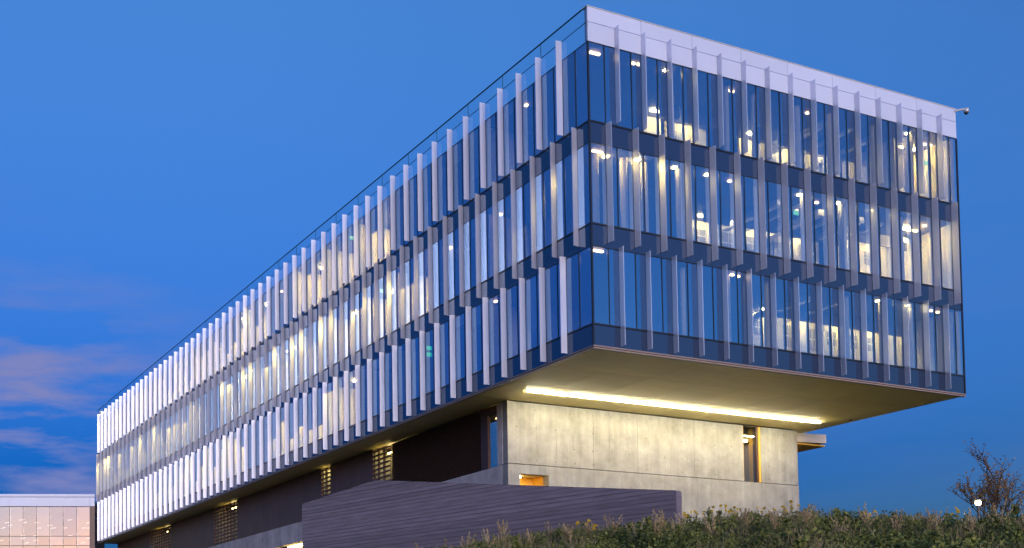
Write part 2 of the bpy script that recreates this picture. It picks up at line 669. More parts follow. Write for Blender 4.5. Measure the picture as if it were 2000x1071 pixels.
# spandrel panels
for (z0, z1, rx, ry) in ((0.04, 0.865, R_int, L_int), (4.155, 5.035, R_mid, L_mid), (8.485, 9.315, R_mid, L_mid)):
    xs = [0.05] + rx + [W - 0.05] if rx is R_int else [0.05] + [x for x in rx if x < W - 0.3] + [W - 0.05]
    for a, b in zip(xs[:-1], xs[1:]):
        box('spandrel_panel', (a + 0.006, b - 0.006, 0.004, 0.05, z0, z1), 'spandrel', ob)
    ys = [0.05] + [y for y in ry if y < L - 0.3] + [L - 0.05]
    for a, b in zip(ys[:-1], ys[1:]):
        box('spandrel_panel', (0.004, 0.05, a + 0.006, b - 0.006, z0, z1), 'spandrel', ob)
    box('insulation_board', (0.06, W - 0.06, 0.056, 0.1, z0 - 0.02, z1 + 0.02), 'dark', ob)
    box('insulation_board', (0.056, 0.1, 0.11, L - 0.06, z0 - 0.02, z1 + 0.02), 'dark', ob)

# parapet: lower band one panel per bay, upper band one panel per two bays, thin shadow joints between
g = 0.008
xs = [0.0] + R_int + [W]
for a, b in zip(xs[:-1], xs[1:]):
    box('parapet_panel', (a + g, b - g, -0.012, 0.06, 12.71, 13.515), 'panel', ob)
xs = [0.0] + R_int[1::2] + [W]
for a, b in zip(xs[:-1], xs[1:]):
    box('parapet_panel', (a + g, b - g, -0.012, 0.06, 13.535, 14.16), 'panel', ob)
ys = [0.065] + L_int + [L]
for a, b in zip(ys[:-1], ys[1:]):
    box('guard_pane', (-0.012, 0.012, a + g, b - g, 12.71, 13.515), 'guard', ob)
ys = [0.065] + L_int[1::2] + [L]
for a, b in zip(ys[:-1], ys[1:]):
    box('guard_pane', (-0.012, 0.012, a + g, b - g, 13.535, 14.16), 'guard', ob)
box('parapet_backing', (0.03, W, 0.065, 0.2, 12.8, 14.15), 'panel', ob)
box('parapet_cap', (-0.03, W + 0.03, -0.03, 0.3, 14.165, 14.2), 'cap', ob)
box('guard_rail', (-0.03, 0.03, 0.302, L + 0.03, 14.165, 14.2), 'guardrail', ob)

gj = [(-0.016, 0.016, 0.07, L, 13.517, 13.533)]
for y in L_int[1::2]:
    gj.append((-0.016, 0.016, y - 0.006, y + 0.006, 13.535, 14.16))
o = obj('guard_joint', mesh_boxes('guard_joint', gj), 'guardrail', ob)
o['kind'] = 'stuff'

# hidden back and far walls, roof, floor slabs, ceilings
box('rear_wall', (W - 0.3, W - 0.06, 0.12, L, 0.0, 14.1), 'inwall', ob)
box('end_wall', (0.12, W - 0.31, L - 0.3, L - 0.06, 0.0, 14.1), 'inwall', ob)
box('roof', (1.3, W - 0.32, 0.22, L - 0.32, 12.85, 13.0), 'roof', ob)
FLOORS = [(0.06, 0.88, 4.16), (4.26, 5.05, 8.47), (8.56, 9.33, 12.7)]
for (zs, zf, zc) in FLOORS:
    box('floor_slab', (0.11, W - 0.31, 0.11, L - 0.31, zs, zf), 'slab', ob)
for (zs, zf, zc) in FLOORS:
    box('ceiling', (0.11, W - 0.31, 0.11, L - 0.31, zc, zc + 0.08), 'ceil', ob)

# interiors: the end-face side.  (wall x0, x1, y, lit?)
CORE = {
    0: [(2.6, 12.8, 7.0, 0), (12.8, 14.6, 4.0, 1), (14.75, 17.6, 4.0, 1), (17.75, 22.1, 4.0, 1)],
    1: [(2.6, 9.4, 7.0, 0), (9.6, 11.2, 4.6, 1), (11.3, 15.0, 4.4, 1), (15.1, 18.2, 4.4, 1), (18.3, 22.1, 3.6, 1)],
    2: [(2.6, 6.4, 7.0, 0), (6.5, 7.6, 4.0, 1), (7.9, 10.4, 4.0, 1), (10.4, 12.5, 6.5, 0), (12.5, 13.4, 4.0, 1), (13.9, 19.4, 4.0, 1)],
}
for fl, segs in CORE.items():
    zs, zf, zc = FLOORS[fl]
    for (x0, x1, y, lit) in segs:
        box('core_wall', (x0, x1, y, y + 0.12, zf, zc), 'inwall' if lit else 'indark', ob)  # unlit walls get the dark colour, their shade is put into the paint
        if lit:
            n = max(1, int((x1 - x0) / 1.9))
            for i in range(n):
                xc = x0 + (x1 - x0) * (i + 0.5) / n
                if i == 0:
                    box('washer_screen', (x0, x1, y - 1.15, y - 1.05, zc - 0.55, zc - 0.002), 'ceil', ob)  # added downstand, keeps the washers out of sight from below
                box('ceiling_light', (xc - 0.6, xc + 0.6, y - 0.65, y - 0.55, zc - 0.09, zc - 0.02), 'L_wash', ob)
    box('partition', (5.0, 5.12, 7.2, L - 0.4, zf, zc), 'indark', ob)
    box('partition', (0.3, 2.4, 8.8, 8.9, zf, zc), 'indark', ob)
# corner meeting rooms at the far right end, fully lit
box('partition', (19.55, 19.65, 1.1, 4.0, 9.33, 12.7), 'inwall', ob)
box('partition', (19.7, 22.1, 2.2, 2.3, 9.33, 12.7), 'inwall', ob)
# perimeter down lights just inside the end face
for (x, y, z) in ((0.77, 0.53, 12.6), (2.86, 0.53, 12.6), (3.14, 0.5, 12.6), (8.33, 0.7, 12.6), (8.61, 0.68, 12.6), (13.41, 0.82, 12.6), (21.47, 0.88, 12.6), (21.83, 0.85, 12.6),
                  (0.72, 0.44, 8.35), (8.12, 0.49, 8.35), (13.54, 1.7, 8.35), (13.69, 0.7, 8.35), (20.97, 0.67, 8.35),
                  (0.5, 0.25, 4.05), (7.92, 0.3, 4.05), (8.31, 0.35, 4.05), (20.9, 0.43, 4.05), (21.41, 0.48, 4.05)):
    long = x < 1
    box('ceiling_light', (x - (0.22 if long else 0.09), x + (0.3 if long else 0.09), y - 0.05, y + 0.05, z - 0.02, z + 0.06), 'L_spot', ob)
# exposed ducts and trays under the middle and lower ceilings
for (x, y0, y1, z, w, h) in ((11.6, 0.9, 4.2, 8.0, 0.35, 0.25), (12.9, 0.9, 4.2, 8.15, 0.2, 0.1), (14.2, 0.9, 4.2, 7.9, 0.4, 0.3), (15.6, 0.9, 4.2, 8.1, 0.2, 0.1),
                             (16.9, 0.9, 4.2, 8.0, 0.3, 0.25), (18.3, 0.9, 3.4, 8.1, 0.2, 0.1), (13.2, 0.9, 3.9, 3.75, 0.3, 0.25), (15.2, 0.9, 3.9, 3.85, 0.25, 0.1),
                             (14.6, 0.9, 3.9, 12.25, 0.3, 0.25), (16.4, 0.9, 3.9, 12.4, 0.3, 0.12), (18.0, 0.9, 3.9, 12.3, 0.3, 0.2)):
    box('ceiling_duct', (x - w / 2, x + w / 2, y0, y1, z, z + h), 'duct', ob)
# inner windows and doors in the lit core walls
for fl, segs in CORE.items():
    zs, zf, zc = FLOORS[fl]
    for (x0, x1, y, lit) in segs:
        if not lit:
            continue
        x = x0 + 0.35
        while x + 0.9 < x1:
            w = random.uniform(0.5, 0.9)
            hh = random.choice((0.7, 1.1, 1.5))
            pane = box('inner_window', (x, x + w, y - 0.02, y - 0.004, zc - 0.4 - hh, zc - 0.4), 'inpane', ob)
            obj('window_frame', mesh_boxes('inner_frame', [(-w / 2 - 0.05, w / 2 + 0.05, -0.03, -0.012, hh / 2 - 0.03, hh / 2 + 0.03), (-w / 2 - 0.05, w / 2 + 0.05, -0.03, -0.012, -0.025, 0.025), (-0.02, 0.02, -0.028, -0.012, -hh / 2, hh / 2)]), 'inwall', pane, (x + w / 2, y - 0.012, zc - 0.4 - hh / 2))
            x += w + random.uniform(0.4, 1.3)
box('ceiling_light', (20.5, 21.6, 1.5, 1.6, 12.6, 12.66), 'L_room', ob)
box('ceiling_light', (20.2, 21.4, 1.3, 1.4, 8.36, 8.42), 'L_room', ob)
# white columns added close to the glass, to show as warm lit vertical strips
for (x, y, fl) in ((1.0, 0.9, 1), (2.35, 0.7, 1), (3.5, 0.75, 1), (9.2, 0.9, 1), (15.6, 0.9, 1), (9.4, 0.9, 0), (20.2, 0.9, 2)):
    zs, zf, zc = FLOORS[fl]
    v, f = cyl_mesh('c', [(0, 0, zf - zc), (0, 0, 0)], [0.16, 0.16], 12)
    obj('strip_column', to_mesh('strip_column', v, f), 'inwall', ob, (x, y, zc))
crng = random.Random(5)
for fl in range(3):
    zs, zf, zc = FLOORS[fl]
    v, f = cyl_mesh('c', [(0, 0, zf - zc), (0, 0, 0)], [0.13, 0.13], 12)
    cme = to_mesh('strip_column', v, f)
    for i in range(7):
        x = 5.25 + 2.4 * i + crng.uniform(-0.5, 0.5)
        obj('strip_column', cme, 'inwall', ob, (x, 0.62, zc))  # more added columns, for further warm strips behind the glass
        if crng.random() < (0.45, 0.7, 0.55)[fl]:
            box('ceiling_light', (x - 0.42, x - 0.26, 0.42, 0.58, zc - 0.05, zc - 0.01), 'L_wash', ob)  # added lamp that lights the column beside it as a strip
for (x, y, z) in ((1.5, 0.75, 8.42), (2.9, 0.5, 8.42)):
    box('ceiling_light', (x - 0.1, x + 0.1, y - 0.1, y + 0.1, z - 0.03, z + 0.03), 'L_room', ob)  # added lamps, light the corner columns as warm strips
for (x, y, z) in ((21.2, 1.85, 8.1), (21.3, 1.9, 3.75), (21.9, 1.2, 11.9), (13.4, 1.6, 8.2)):
    box('exit_sign', (x - 0.16, x + 0.16, y - 0.02, y + 0.02, z - 0.11, z + 0.11), 'L_exit', ob)

# interiors: offices along the long face
NR = 19
lit_rows = {0: [], 1: [], 2: []}
for fl in range(3):
    zs, zf, zc = FLOORS[fl]
    for j in range(NR):
        y0 = 0.80 + 1.408 * (3 * j + 2)
        y1 = y0 + 1.408 * 3
        if y0 > L - 1.5:
            break
        y1 = min(y1, L - 0.35)
        box('partition', (0.14, 4.9, y1 - 0.05, y1 + 0.05, zf, zc), 'inwall', ob)
        prob = (np.interp(y0, [8, 16, 26, 45], [0.15, 0.4, 0.55, 0.9]), np.interp(y0, [8, 14, 22, 40], [0.35, 0.75, 0.85, 0.9]), np.interp(y0, [10, 18, 26, 40], [0.15, 0.5, 0.85, 0.95]))[fl]
        if random.random() < prob:
            yc = (y0 + y1) / 2 + random.uniform(-0.4, 0.4)
            xc = random.uniform(0.9, 2.2)
            box('ceiling_light', (xc - 0.1, xc + 0.1, yc - 0.6, yc + 0.6, zc - 0.08, zc - 0.02), 'L_room', ob)
            lit_rows[fl].append(j)
        # roller blinds, some drawn part of the way
        for k in range(3):
            if random.random() < 0.35:
                ya = y0 + 1.408 * k + 0.05
                d = random.choice((0.5, 0.9, 1.3, 1.8, 2.3))
                if ya + 1.3 < y1 and len([1]) and j < 16:
                    box('roller_blind', (0.12, 0.126, ya, ya + 1.30, ROWS[fl][1] - d, ROWS[fl][1] - 0.01), 'blind', ob)
for (x, y, z) in ((0.81, 5.21, 12.6), (0.57, 16.54, 12.6), (0.95, 25.81, 12.6), (0.82, 32.61, 12.6), (0.6, 39.16, 12.6),
                  (0.86, 7.38, 8.35), (4.6, 8.7, 8.35), (0.97, 11.88, 8.35), (0.64, 16.48, 8.35), (1.05, 16.31, 8.35), (0.58, 25.38, 8.35), (0.98, 32.19, 8.35), (0.83, 38.9, 8.35), (0.63, 49.85, 8.35),
                  (0.37, 7.2, 4.05)):
    box('ceiling_light', (x - 0.07, x + 0.07, y - 0.07, y + 0.07, z - 0.02, z + 0.06), 'L_spot', ob)
for (x, y, z) in ((0.6, 21.9, 12.45), (0.7, 18.6, 8.22), (0.5, 13.3, 3.50), (0.5, 13.3, 3.16), (0.6, 39.9, 8.1)):
    box('exit_sign', (x - 0.14, x + 0.14, y - 0.02, y + 0.02, z - 0.1, z + 0.1), 'L_exit', ob)

# bottom trims and the soffit
box('bottom_trim', (-0.02, W + 0.02, -0.02, 0.12, -0.012, 0.032), 'trim', ob)
box('bottom_trim', (-0.02, 0.12, 0.122, L, -0.012, 0.032), 'trim', ob)
box('bottom_trim', (0.0, W, 0.0, 0.12, -0.055, -0.014), 'trimdark', ob)
box('bottom_trim', (0.0, 0.12, 0.122, L, -0.055, -0.014), 'trimdark', ob)
box('bottom_trim', (-0.02, W + 0.02, -0.02, 0.14, -0.10, -0.057), 'trim', ob)
box('bottom_trim', (-0.02, 0.14, 0.142, L, -0.10, -0.057), 'trim', ob)
box('soffit_backing', (0.13, W - 0.05, 0.13, L - 0.05, -0.02, 0.05), 'trimdark', ob)
sx = [0.15] + [0.15 + (W - 0.17) * i / 8 for i in range(1, 9)]
sy = [0.15, 3.04, 5.93, 8.82]
for a, b in zip(sx[:-1], sx[1:]):
    for c, d in zip(sy[:-1], sy[1:]):
        box('soffit_panel', (a + 0.011, b - 0.011, c + 0.011, d - 0.011, -0.07, -0.03), 'soffit', ob)
ysf = [8.82 + 2.816 * i for i in range(25)] + [L - 0.06]
for a, b in zip(ysf[:-1], ysf[1:]):
    box('soffit_panel', (0.15, 2.2, a + 0.006, b - 0.006, -0.07, -0.03), 'soffit', ob)
box('soffit_panel', (21.3, W - 0.02, 8.826, 14.0, -0.07, -0.03), 'soffit', ob)
# recessed light line under the cantilever, one tube after the other
n = 17
for i in range(n):
    a = 1.80 + (20.95 - 1.80) * i / n
    b = 1.80 + (20.95 - 1.80) * (i + 1) / n
    box('soffit_light', (a + 0.035, b - 0.035, 6.87, 6.93, -0.135, -0.095), 'L_soffit', ob)
for i in range(n + 1):
    a = 1.80 + (20.95 - 1.80) * i / n
    box('light_hanger', (a - 0.02, a + 0.02, 6.88, 6.92, -0.13, -0.072), 'cap', ob)
v, f = cyl_mesh('c', [(0, 0, -0.02), (0, 0, 0.02)], [0.09, 0.09], 12)
obj('soffit_vent', to_mesh('soffit_vent', v, f), 'dark', ob, (22.0, 5.9, -0.088))

# ------------------------------------------------------------------ the concrete base
BY, BX = 8.82, 2.08
seams = [BX, 3.82, 5.0, 7.3, 8.31, 10.13, 12.07, 13.93, 15.54, 17.41]
for a, b in zip(seams[:-1], seams[1:]):
    d = random.uniform(-0.004, 0.004)
    box('concrete_panel', (a + 0.005, b - 0.005, BY + d, BY + 0.4, -3.165, -0.12), 'concrete', ob)
box('concrete_panel', (18.69, 21.42, BY, BY + 0.4, -3.165, -0.12), 'concrete', ob)
box('concrete_backing', (BX + 0.2, 17.4, BY + 0.41, BY + 0.5, -3.3, -0.09), 'hole', ob)
box('shadow_gap', (BX, 21.4, BY + 0.12, BY + 0.4, -0.118, -0.072), 'dark', ob)
# lower course, with a lit niche near the corner
low_s = [BX, 2.76, 4.49, 7.3, 10.13, 13.93, 17.41, 21.44]
for i, (a, b) in enumerate(zip(low_s[:-1], low_s[1:])):
    if i == 1:
        box('concrete_panel', (a + 0.002, b - 0.002, BY - 0.008, BY + 0.45, -3.65, -3.20), 'concrete', ob)
        box('concrete_panel', (a + 0.002, b - 0.002, BY - 0.008, BY + 0.45, -10.5, -4.9), 'concrete', ob)
    else:
        box('concrete_panel', (a + (0.002 if i else -0.01), b - 0.002, BY - 0.008, BY + 0.45, -10.5, -3.20), 'concrete', ob)
box('niche_side', (4.5, 4.6, BY + 0.46, BY + 1.29, -5.0, -3.61), 'yellow', ob)
box('niche_back', (2.6, 4.6, BY + 1.3, BY + 1.4, -5.0, -3.4), 'yellow', ob)
box('niche_ceiling', (2.6, 4.6, BY + 0.46, BY + 1.29, -3.6, -3.5), 'inwall', ob)
box('niche_light', (2.85, 3.35, BY + 0.7, BY + 0.85, -3.72, -3.62), 'L_warm', ob)
# tall slot window in the concrete
box('reveal', (18.56, 18.685, BY + 0.03, BY + 0.7, -3.165, -0.12), 'yellow', ob)
box('reveal', (17.415, 17.45, BY + 0.03, BY + 0.7, -3.165, -0.12), 'yellow', ob)
box('window_frame', (18.42, 18.555, BY + 0.06, BY + 0.3, -3.165, -0.12), 'trimdark', ob)
box('window', (17.455, 18.415, BY + 0.12, BY + 0.15, -3.165, -0.12), 'clear', ob)
box('slot_room_wall', (16.5, 19.6, BY + 3.2, BY + 3.3, -3.2, -0.75), 'inwall', ob)
box('slot_room_wall', (19.5, 19.6, BY + 0.75, BY + 3.19, -3.2, -0.75), 'trim', ob)
box('slot_room_ceiling', (16.5, 19.6, BY + 0.72, BY + 3.3, -0.6, -0.5), 'indark', ob)
box('slot_room_light', (17.9, 18.9, BY + 1.1, BY + 1.22, -0.72, -0.62), 'L_warm', ob)
# tie holes left by the formwork
th = []
for (x0, x1) in ((BX, 17.4), (18.7, 21.4)):
    x = x0 + 0.55
    while x < x1 - 0.2:
        for z in (-0.45, -1.35, -2.25, -2.95):
            th.append((x + random.uniform(-.03, .03) - 0.018, x + 0.018, BY - 0.008, BY + 0.05, z - 0.018, z + 0.018))
        x += 1.16
o = obj('tie_hole', mesh_boxes('tie_hole', th), 'hole', ob)
o['kind'] = 'stuff'

# side of the base under the long face
box('concrete_panel', (BX - 0.008, BX + 0.4, BY + 0.41, 9.66, -3.165, -0.12), 'plinth', ob)
ysp = [BY + 0.46, 14.0, 19.5, 25.0, 31.6]
for a, b in zip(ysp[:-1], ysp[1:]):
    box('concrete_panel', (BX - 0.012, BX + 0.4, a + 0.005, b - 0.005, -14.6, -3.20), 'plinth', ob)
box('concrete_panel', (BX - 0.012, BX + 0.4, 31.605, 36.9, -4.55, -3.20), 'plinth', ob)
box('niche_back', (BX + 1.2, BX + 1.3, 31.6, 36.9, -6.5, -4.4), 'inwall', ob)
box('niche_light', (BX + 0.6, BX + 0.75, 32.6, 36.0, -4.66, -4.56), 'L_warm', ob)
for a, b in ((36.905, 42.0), (42.0, 49.0), (49.0, 58.0), (58.0, 68.0), (68.0, 78.6)):
    box('concrete_panel', (BX - 0.012, BX + 0.4, a + 0.005, b - 0.005, -14.6, -3.20), 'plinth', ob)
# corner strip window
box('window_frame', (BX + 0.02, BX + 0.3, 10.50, 11.1, -3.165, -0.12), 'trimdark', ob)
box('window_frame', (BX + 0.02, BX + 0.3, 9.67, 10.49, -0.55, -0.12), 'trimdark', ob)
box('window', (BX + 0.1, BX + 0.13, 9.67, 10.49, -3.165, -0.56), 'hallglass', ob)
box('core_wall', (BX + 1.8, BX + 1.9, 9.3, 16.0, -3.2, -0.2), 'inwall', ob)
box('ceiling_light', (BX + 1.0, BX + 1.15, 10.0, 11.2, -0.45, -0.4), 'L_warm', ob)
# louvred plant screen
nb = 31
for i in range(nb):
    z = -3.14 + i * (3.0 / nb)
    o = box('louver_blade', (-0.05, 0.05, 11.1, 20.3, -0.012, 0.012), 'louver', ob)
    o.location = Vector((BX + 0.06, 15.7, z + 0.05)) - WLOC[ob.name]
    o.rotation_euler = (0, math.radians(-38), 0)
box('louver_backing', (BX + 0.16, BX + 0.25, 11.1, 20.3, -3.19, -0.1), 'dark', ob)
# dark cladding with four slatted windows
WIN = [(20.36, 22.32), (27.98, 29.3), (44.2, 49.2), (60.6, 66.8)]
y = 20.36
wins = list(WIN)
while y < 78.3:
    if wins and y >= wins[0][0] - 0.02:
        a, b = wins.pop(0)
        wloc = (BX + 0.1, (a + b) / 2, -1.7)
        w_ = box('window', (BX + 0.14, BX + 0.17, a, b, -3.165, -0.12), 'clear', ob)
        box('core_wall', (BX + 1.6, BX + 1.7, a - 0.5, b + 1.5, -3.2, -0.1), 'inwall', ob)
        box('partition', (BX + 0.2, BX + 1.59, b + 0.02, b + 0.1, -3.2, -0.1), 'inwall', ob)
        box('ceiling_light', (BX + 0.7, BX + 0.8, (a + b) / 2 - 0.4, (a + b) / 2 + 0.4, -0.4, -0.3), 'L_warm', ob)
        for i in range(11):
            z = -3.05 + i * 0.28
            me = _cache.get(('slat', a))
            if me is None:
                me = _cache[('slat', a)] = mesh_boxes('slat', [(-0.05, 0.05, a - wloc[1], b - wloc[1], -0.045, 0.045)])
            obj('slat', me, 'clad', w_, (BX + 0.05, wloc[1], z))
        nm = max(2, int((b - a) / 0.65))
        for i in range(1, nm):
            yy = a + (b - a) * i / nm
            obj('window_bar', mesh_boxes('bar', [(-0.06, 0.06, -0.05, 0.05, -1.5, 1.5)]), 'clad', w_, (BX + 0.06, yy, -1.65))
        y = b
        continue
    lim = wins[0][0] if wins else 78.4
    nxt = min(y + 0.92, lim)
    if nxt - y > 0.05:
        box('cladding_panel', (BX + random.uniform(0, 0.006), BX + 0.12, y + 0.008, nxt - 0.008, -3.165, -0.09), 'clad', ob)
    y = nxt
box('cladding_backing', (BX + 0.26, BX + 0.3, 22.4, 27.9, -3.2, -0.1), 'dark', ob)
# right side of the base and the yellow-bellied canopy box behind it
box('concrete_panel', (21.02, 21.4, BY + 0.41, 20.0, -10.5, -0.12), 'concrete', ob)
v = [(21.43, 9.3, -0.16), (24.25, 9.3, 0.0), (24.25, 9.3, -0.53), (21.43, 9.3, -0.78), (21.43, 12.3, -0.16), (24.25, 12.3, 0.0), (24.25, 12.3, -0.53), (21.43, 12.3, -0.78)]
v = [(21.43, 9.3, -0.12), (24.25, 9.3, -0.03), (24.25, 9.3, -0.53), (21.43, 9.3, -0.62), (21.43, 12.3, -0.12), (24.25, 12.3, -0.03), (24.25, 12.3, -0.53), (21.43, 12.3, -0.62)]
f = [(0, 3, 2, 1), (4, 5, 6, 7), (0, 1, 5, 4), (1, 2, 6, 5), (3, 0, 4, 7)]
obj('canopy', to_mesh('canopy', [(a - 22.8, b - 10.8, c + 0.3) for a, b, c in v], f), 'peach', ob, (22.8, 10.8, -0.3))
box('canopy_fill', (21.45, 21.6, 11.2, 12.0, -1.1, -1.0), 'L_warm', ob)  # added lamp, unseen behind the base, brightens the canopy's underside
box('canopy_soffit', (21.45, 24.2, 9.35, 12.25, -0.72, -0.64), 'yellow', ob)

# ------------------------------------------------------------------ security camera on the roof corner
sc_ = thing('security_camera', 'small grey dome security camera on an arm at the roof corner', 'camera', (22.4, 0.0, 14.05))
v, f = cyl_mesh('arm', [(0, 0, 0), (0.35, -0.12, 0.1), (0.62, -0.2, 0.13)], [0.055, 0.05, 0.05], 8)
obj('arm', to_mesh('arm', v, f), 'camgrey', sc_, (22.4, 0.0, 14.05))
v, f = cyl_mesh('housing', [(0, 0, 0.14), (0, 0, 0.12), (0, 0, -0.06), (0, 0, -0.07)], [0.04, 0.11, 0.12, 0.1], 14)
obj('housing', to_mesh('housing', v, f, True), 'camgrey', sc_, (23.04, -0.2, 14.1))
v, f = cyl_mesh('dome', [(0, 0, 0), (0, 0, -0.05), (0, 0, -0.09), (0, 0, -0.115)], [0.1, 0.09, 0.06, 0.015], 14)
obj('dome', to_mesh('dome', v, f, True), 'camdome', sc_, (23.04, -0.2, 14.03))

# ------------------------------------------------------------------ glazed hall at the far end
hl = thing('glass_hall', 'lower glass hall reflecting the sunset, beside the far end of the fin clad block', 'building', (-0.1, 79.5, -14.0))
HY = 79.5
hx = [-0.62 - 1.41 * i for i in range(18)]
hz = [3.95, 0.78, -0.22, -3.4, -6.6, -9.8, -13.0]
bars = []
for i in range(len(hx) - 1):
    for a, b in zip(hz[1:], hz[:-1]):
        if b > -4 and i < 14:
            o = box('glass_pane', (hx[i + 1] + 0.02, hx[i] - 0.02, HY, HY + 0.02, a + 0.02, b - 0.02), 'hallglass', hl)
            o.rotation_euler = (random.uniform(-1, 1) * 0.004, 0, random.uniform(-1, 1) * 0.004)
        else:
            box('spandrel_panel', (hx[i + 1] + 0.02, hx[i] - 0.02, HY, HY + 0.02, a + 0.02, b - 0.02), 'spandrel', hl)
for x in hx:
    bars.append((x - 0.035, x + 0.035, HY - 0.03, HY + 0.08, -13, 3.95))
for z in hz:
    bars.append((hx[-1], hx[0], HY - 0.025, HY + 0.07, z - 0.03, z + 0.03))
o = obj('mullion', mesh_boxes('hall_mullion', bars), 'dark', hl)
o['kind'] = 'stuff'
for i in range(0, len(hx) - 1, 2):
    a = hx[min(i + 2, len(hx) - 1)]
    box('parapet_panel', (a + 0.01, hx[i] - 0.01, HY - 0.05, HY + 0.1, 4.0, 4.95), 'panel', hl)
box('parapet_panel', (-0.60, -0.12, HY - 0.05, HY + 0.1, 4.0, 4.95), 'panel', hl)
box('parapet_cap', (hx[-1], -0.1, HY - 0.12, HY + 0.4, 5.0, 5.28), 'panel', hl)
box('end_column', (-0.58, -0.1, HY - 0.04, HY + 0.3, -14, 3.96), 'clad', hl)
box('roof', (hx[-1], -0.1, HY + 0.45, HY + 12, 4.3, 4.6), 'roof', hl)
box('floor_slab', (hx[-1], -0.1, HY + 0.15, HY + 12, -3.6, -3.3), 'slab', hl)
box('rear_wall', (hx[-1], -0.1, HY + 11.6, HY + 12, -3.29, 4.2), 'indark', hl)
for lvl in (2.7, 1.0):
    for i in range(10):
        for j in range(4):
            if random.random() < 0.55:
                continue
            x = -1.2 - 1.41 * i + random.uniform(-0.5, 0.5)
            yy = HY + 1.5 + 2.4 * j
            o = box('pendant_light', (x - 0.25, x + 0.25, yy - 0.04, yy + 0.04, lvl, lvl + 0.06), 'L_hall', hl)
            o.rotation_euler = (0, math.radians(-9), 0)
hl.rotation_euler = (0, 0, math.radians(-20))

# ------------------------------------------------------------------ board-formed retaining wall
rw = thing('retaining_wall', 'dark purplish board marked concrete retaining wall with a sloping top, in front of the base', 'wall', (-3.65, -8.15, -11.0))
AZW = math.radians(-15)
dirv = Vector((math.sin(AZW), math.cos(AZW), 0))
nrm = Vector((math.cos(AZW), -math.sin(AZW), 0))   # away from the camera side
LEN, TH = 18.7, 0.32
top = [(0.0, -7.32), (13.87, -5.12), (LEN, -5.57)]


def clip(poly, a, b):
    """keep what lies under the line a->b (a left of b)"""
    out = []

    def side(p):
        return (b[0] - a[0]) * (p[1] - a[1]) - (b[1] - a[1]) * (p[0] - a[0])
    for i in range(len(poly)):
        p, q = poly[i], poly[(i + 1) % len(poly)]
        sp, sq = side(p), side(q)
        if sp <= 0:
            out.append(p)
        if (sp < 0 < sq) or (sq < 0 < sp):
            t = sp / (sp - sq)
            out.append((p[0] + (q[0] - p[0]) * t, p[1] + (q[1] - p[1]) * t))
    return out


z = -5.0
i = 0
while z > -11.5:
    h = random.choice((0.14, 0.16, 0.18, 0.15))
    poly = [(0, z - h + 0.02), (LEN, z - h + 0.02), (LEN, z), (0, z)]
    poly = clip(poly, top[0], top[1])
    if len(poly) > 2:
        poly = clip(poly, top[1], top[2])
    if len(poly) > 2:
        off = random.uniform(-0.018, 0.012)
        v = []
        for d in (off, TH):
            for (k, zz) in poly:
                v.append(tuple(dirv * k + nrm * d + Vector((0, 0, zz + 11.0))))
        m = len(poly)
        f = [tuple(range(m - 1, -1, -1)), tuple(range(m, 2 * m))] + [(a, (a + 1) % m, m + (a + 1) % m, m + a) for a in range(m)]
        obj('board_course', to_mesh('board_course', v, f), 'board', rw, (-3.65, -8.15, -11.0))
    z -= h
v = []
cp = [(0.01, -11.5), (LEN - 0.01, -11.5), (LEN - 0.01, top[2][1] - 0.02), (top[1][0], top[1][1] - 0.02), (0.01, top[0][1] - 0.02)]
for d in (0.03, TH - 0.02):
    for (k, zz) in cp:
        v.append(tuple(dirv * k + nrm * d + Vector((0, 0, zz + 11.0))))
m = len(cp)
f = [tuple(range(m - 1, -1, -1)), tuple(range(m, 2 * m))] + [(a, (a + 1) % m, m + (a + 1) % m, m + a) for a in range(m)]
obj('wall_core', to_mesh('wall_core', v, f), 'board', rw, (-3.65, -8.15, -11.0))

# ------------------------------------------------------------------ hillside vegetation
M['leaf'] = foliage('ground_cover_leaf', [(0.006, 0.022, 0.010), (0.025, 0.075, 0.022), (0.10, 0.19, 0.03), (0.32, 0.34, 0.08)])
M['blade'] = foliage('grass_blade', [(0.06, 0.09, 0.025), (0.24, 0.19, 0.08), (0.46, 0.34, 0.19)])
M['plume'] = foliage('grass_plume', [(0.24, 0.16, 0.08), (0.48, 0.34, 0.18), (0.66, 0.52, 0.30)])
M['petal'] = foliage('yellow_petal', [(0.7, 0.40, 0.02), (0.85, 0.62, 0.05)], trans=0.4)
M['autumn'] = foliage('autumn_leaf', [(0.16, 0.07, 0.025), (0.34, 0.15, 0.04), (0.42, 0.26, 0.07)])


def quads_mesh(name, c, n, u, sx, sy):
    """leaf quads: centre c, plane axes u and n x u; numpy arrays"""
    w = np.cross(n, u)
    a = c - u * sx[:, None] * 0.15
    tip = c + u * sx[:, None]
    l_ = c + u * sx[:, None] * 0.4 + w * sy[:, None]
    r_ = c + u * sx[:, None] * 0.4 - w * sy[:, None]
    v = np.stack([a, r_, tip, l_], 1).reshape(-1, 3)
    k = len(c)
    me = bpy.data.meshes.new(name)
    me.vertices.add(4 * k)
    me.vertices.foreach_set("co", v.astype(np.float32).ravel())
    me.loops.add(4 * k)
    me.loops.foreach_set("vertex_index", np.arange(4 * k, dtype=np.int32))
    me.polygons.add(k)
    me.polygons.foreach_set("loop_start", np.arange(0, 4 * k, 4, dtype=np.int32))
    me.polygons.foreach_set("loop_total", np.full(k, 4, dtype=np.int32))
    me.update()
    me.validate()
    return me


def unit(a):
    return a / np.linalg.norm(a, axis=1, keepdims=True)


def on_hill(s, t):
    x, y = xy(s, t)
    return x, y, gz(x, y)


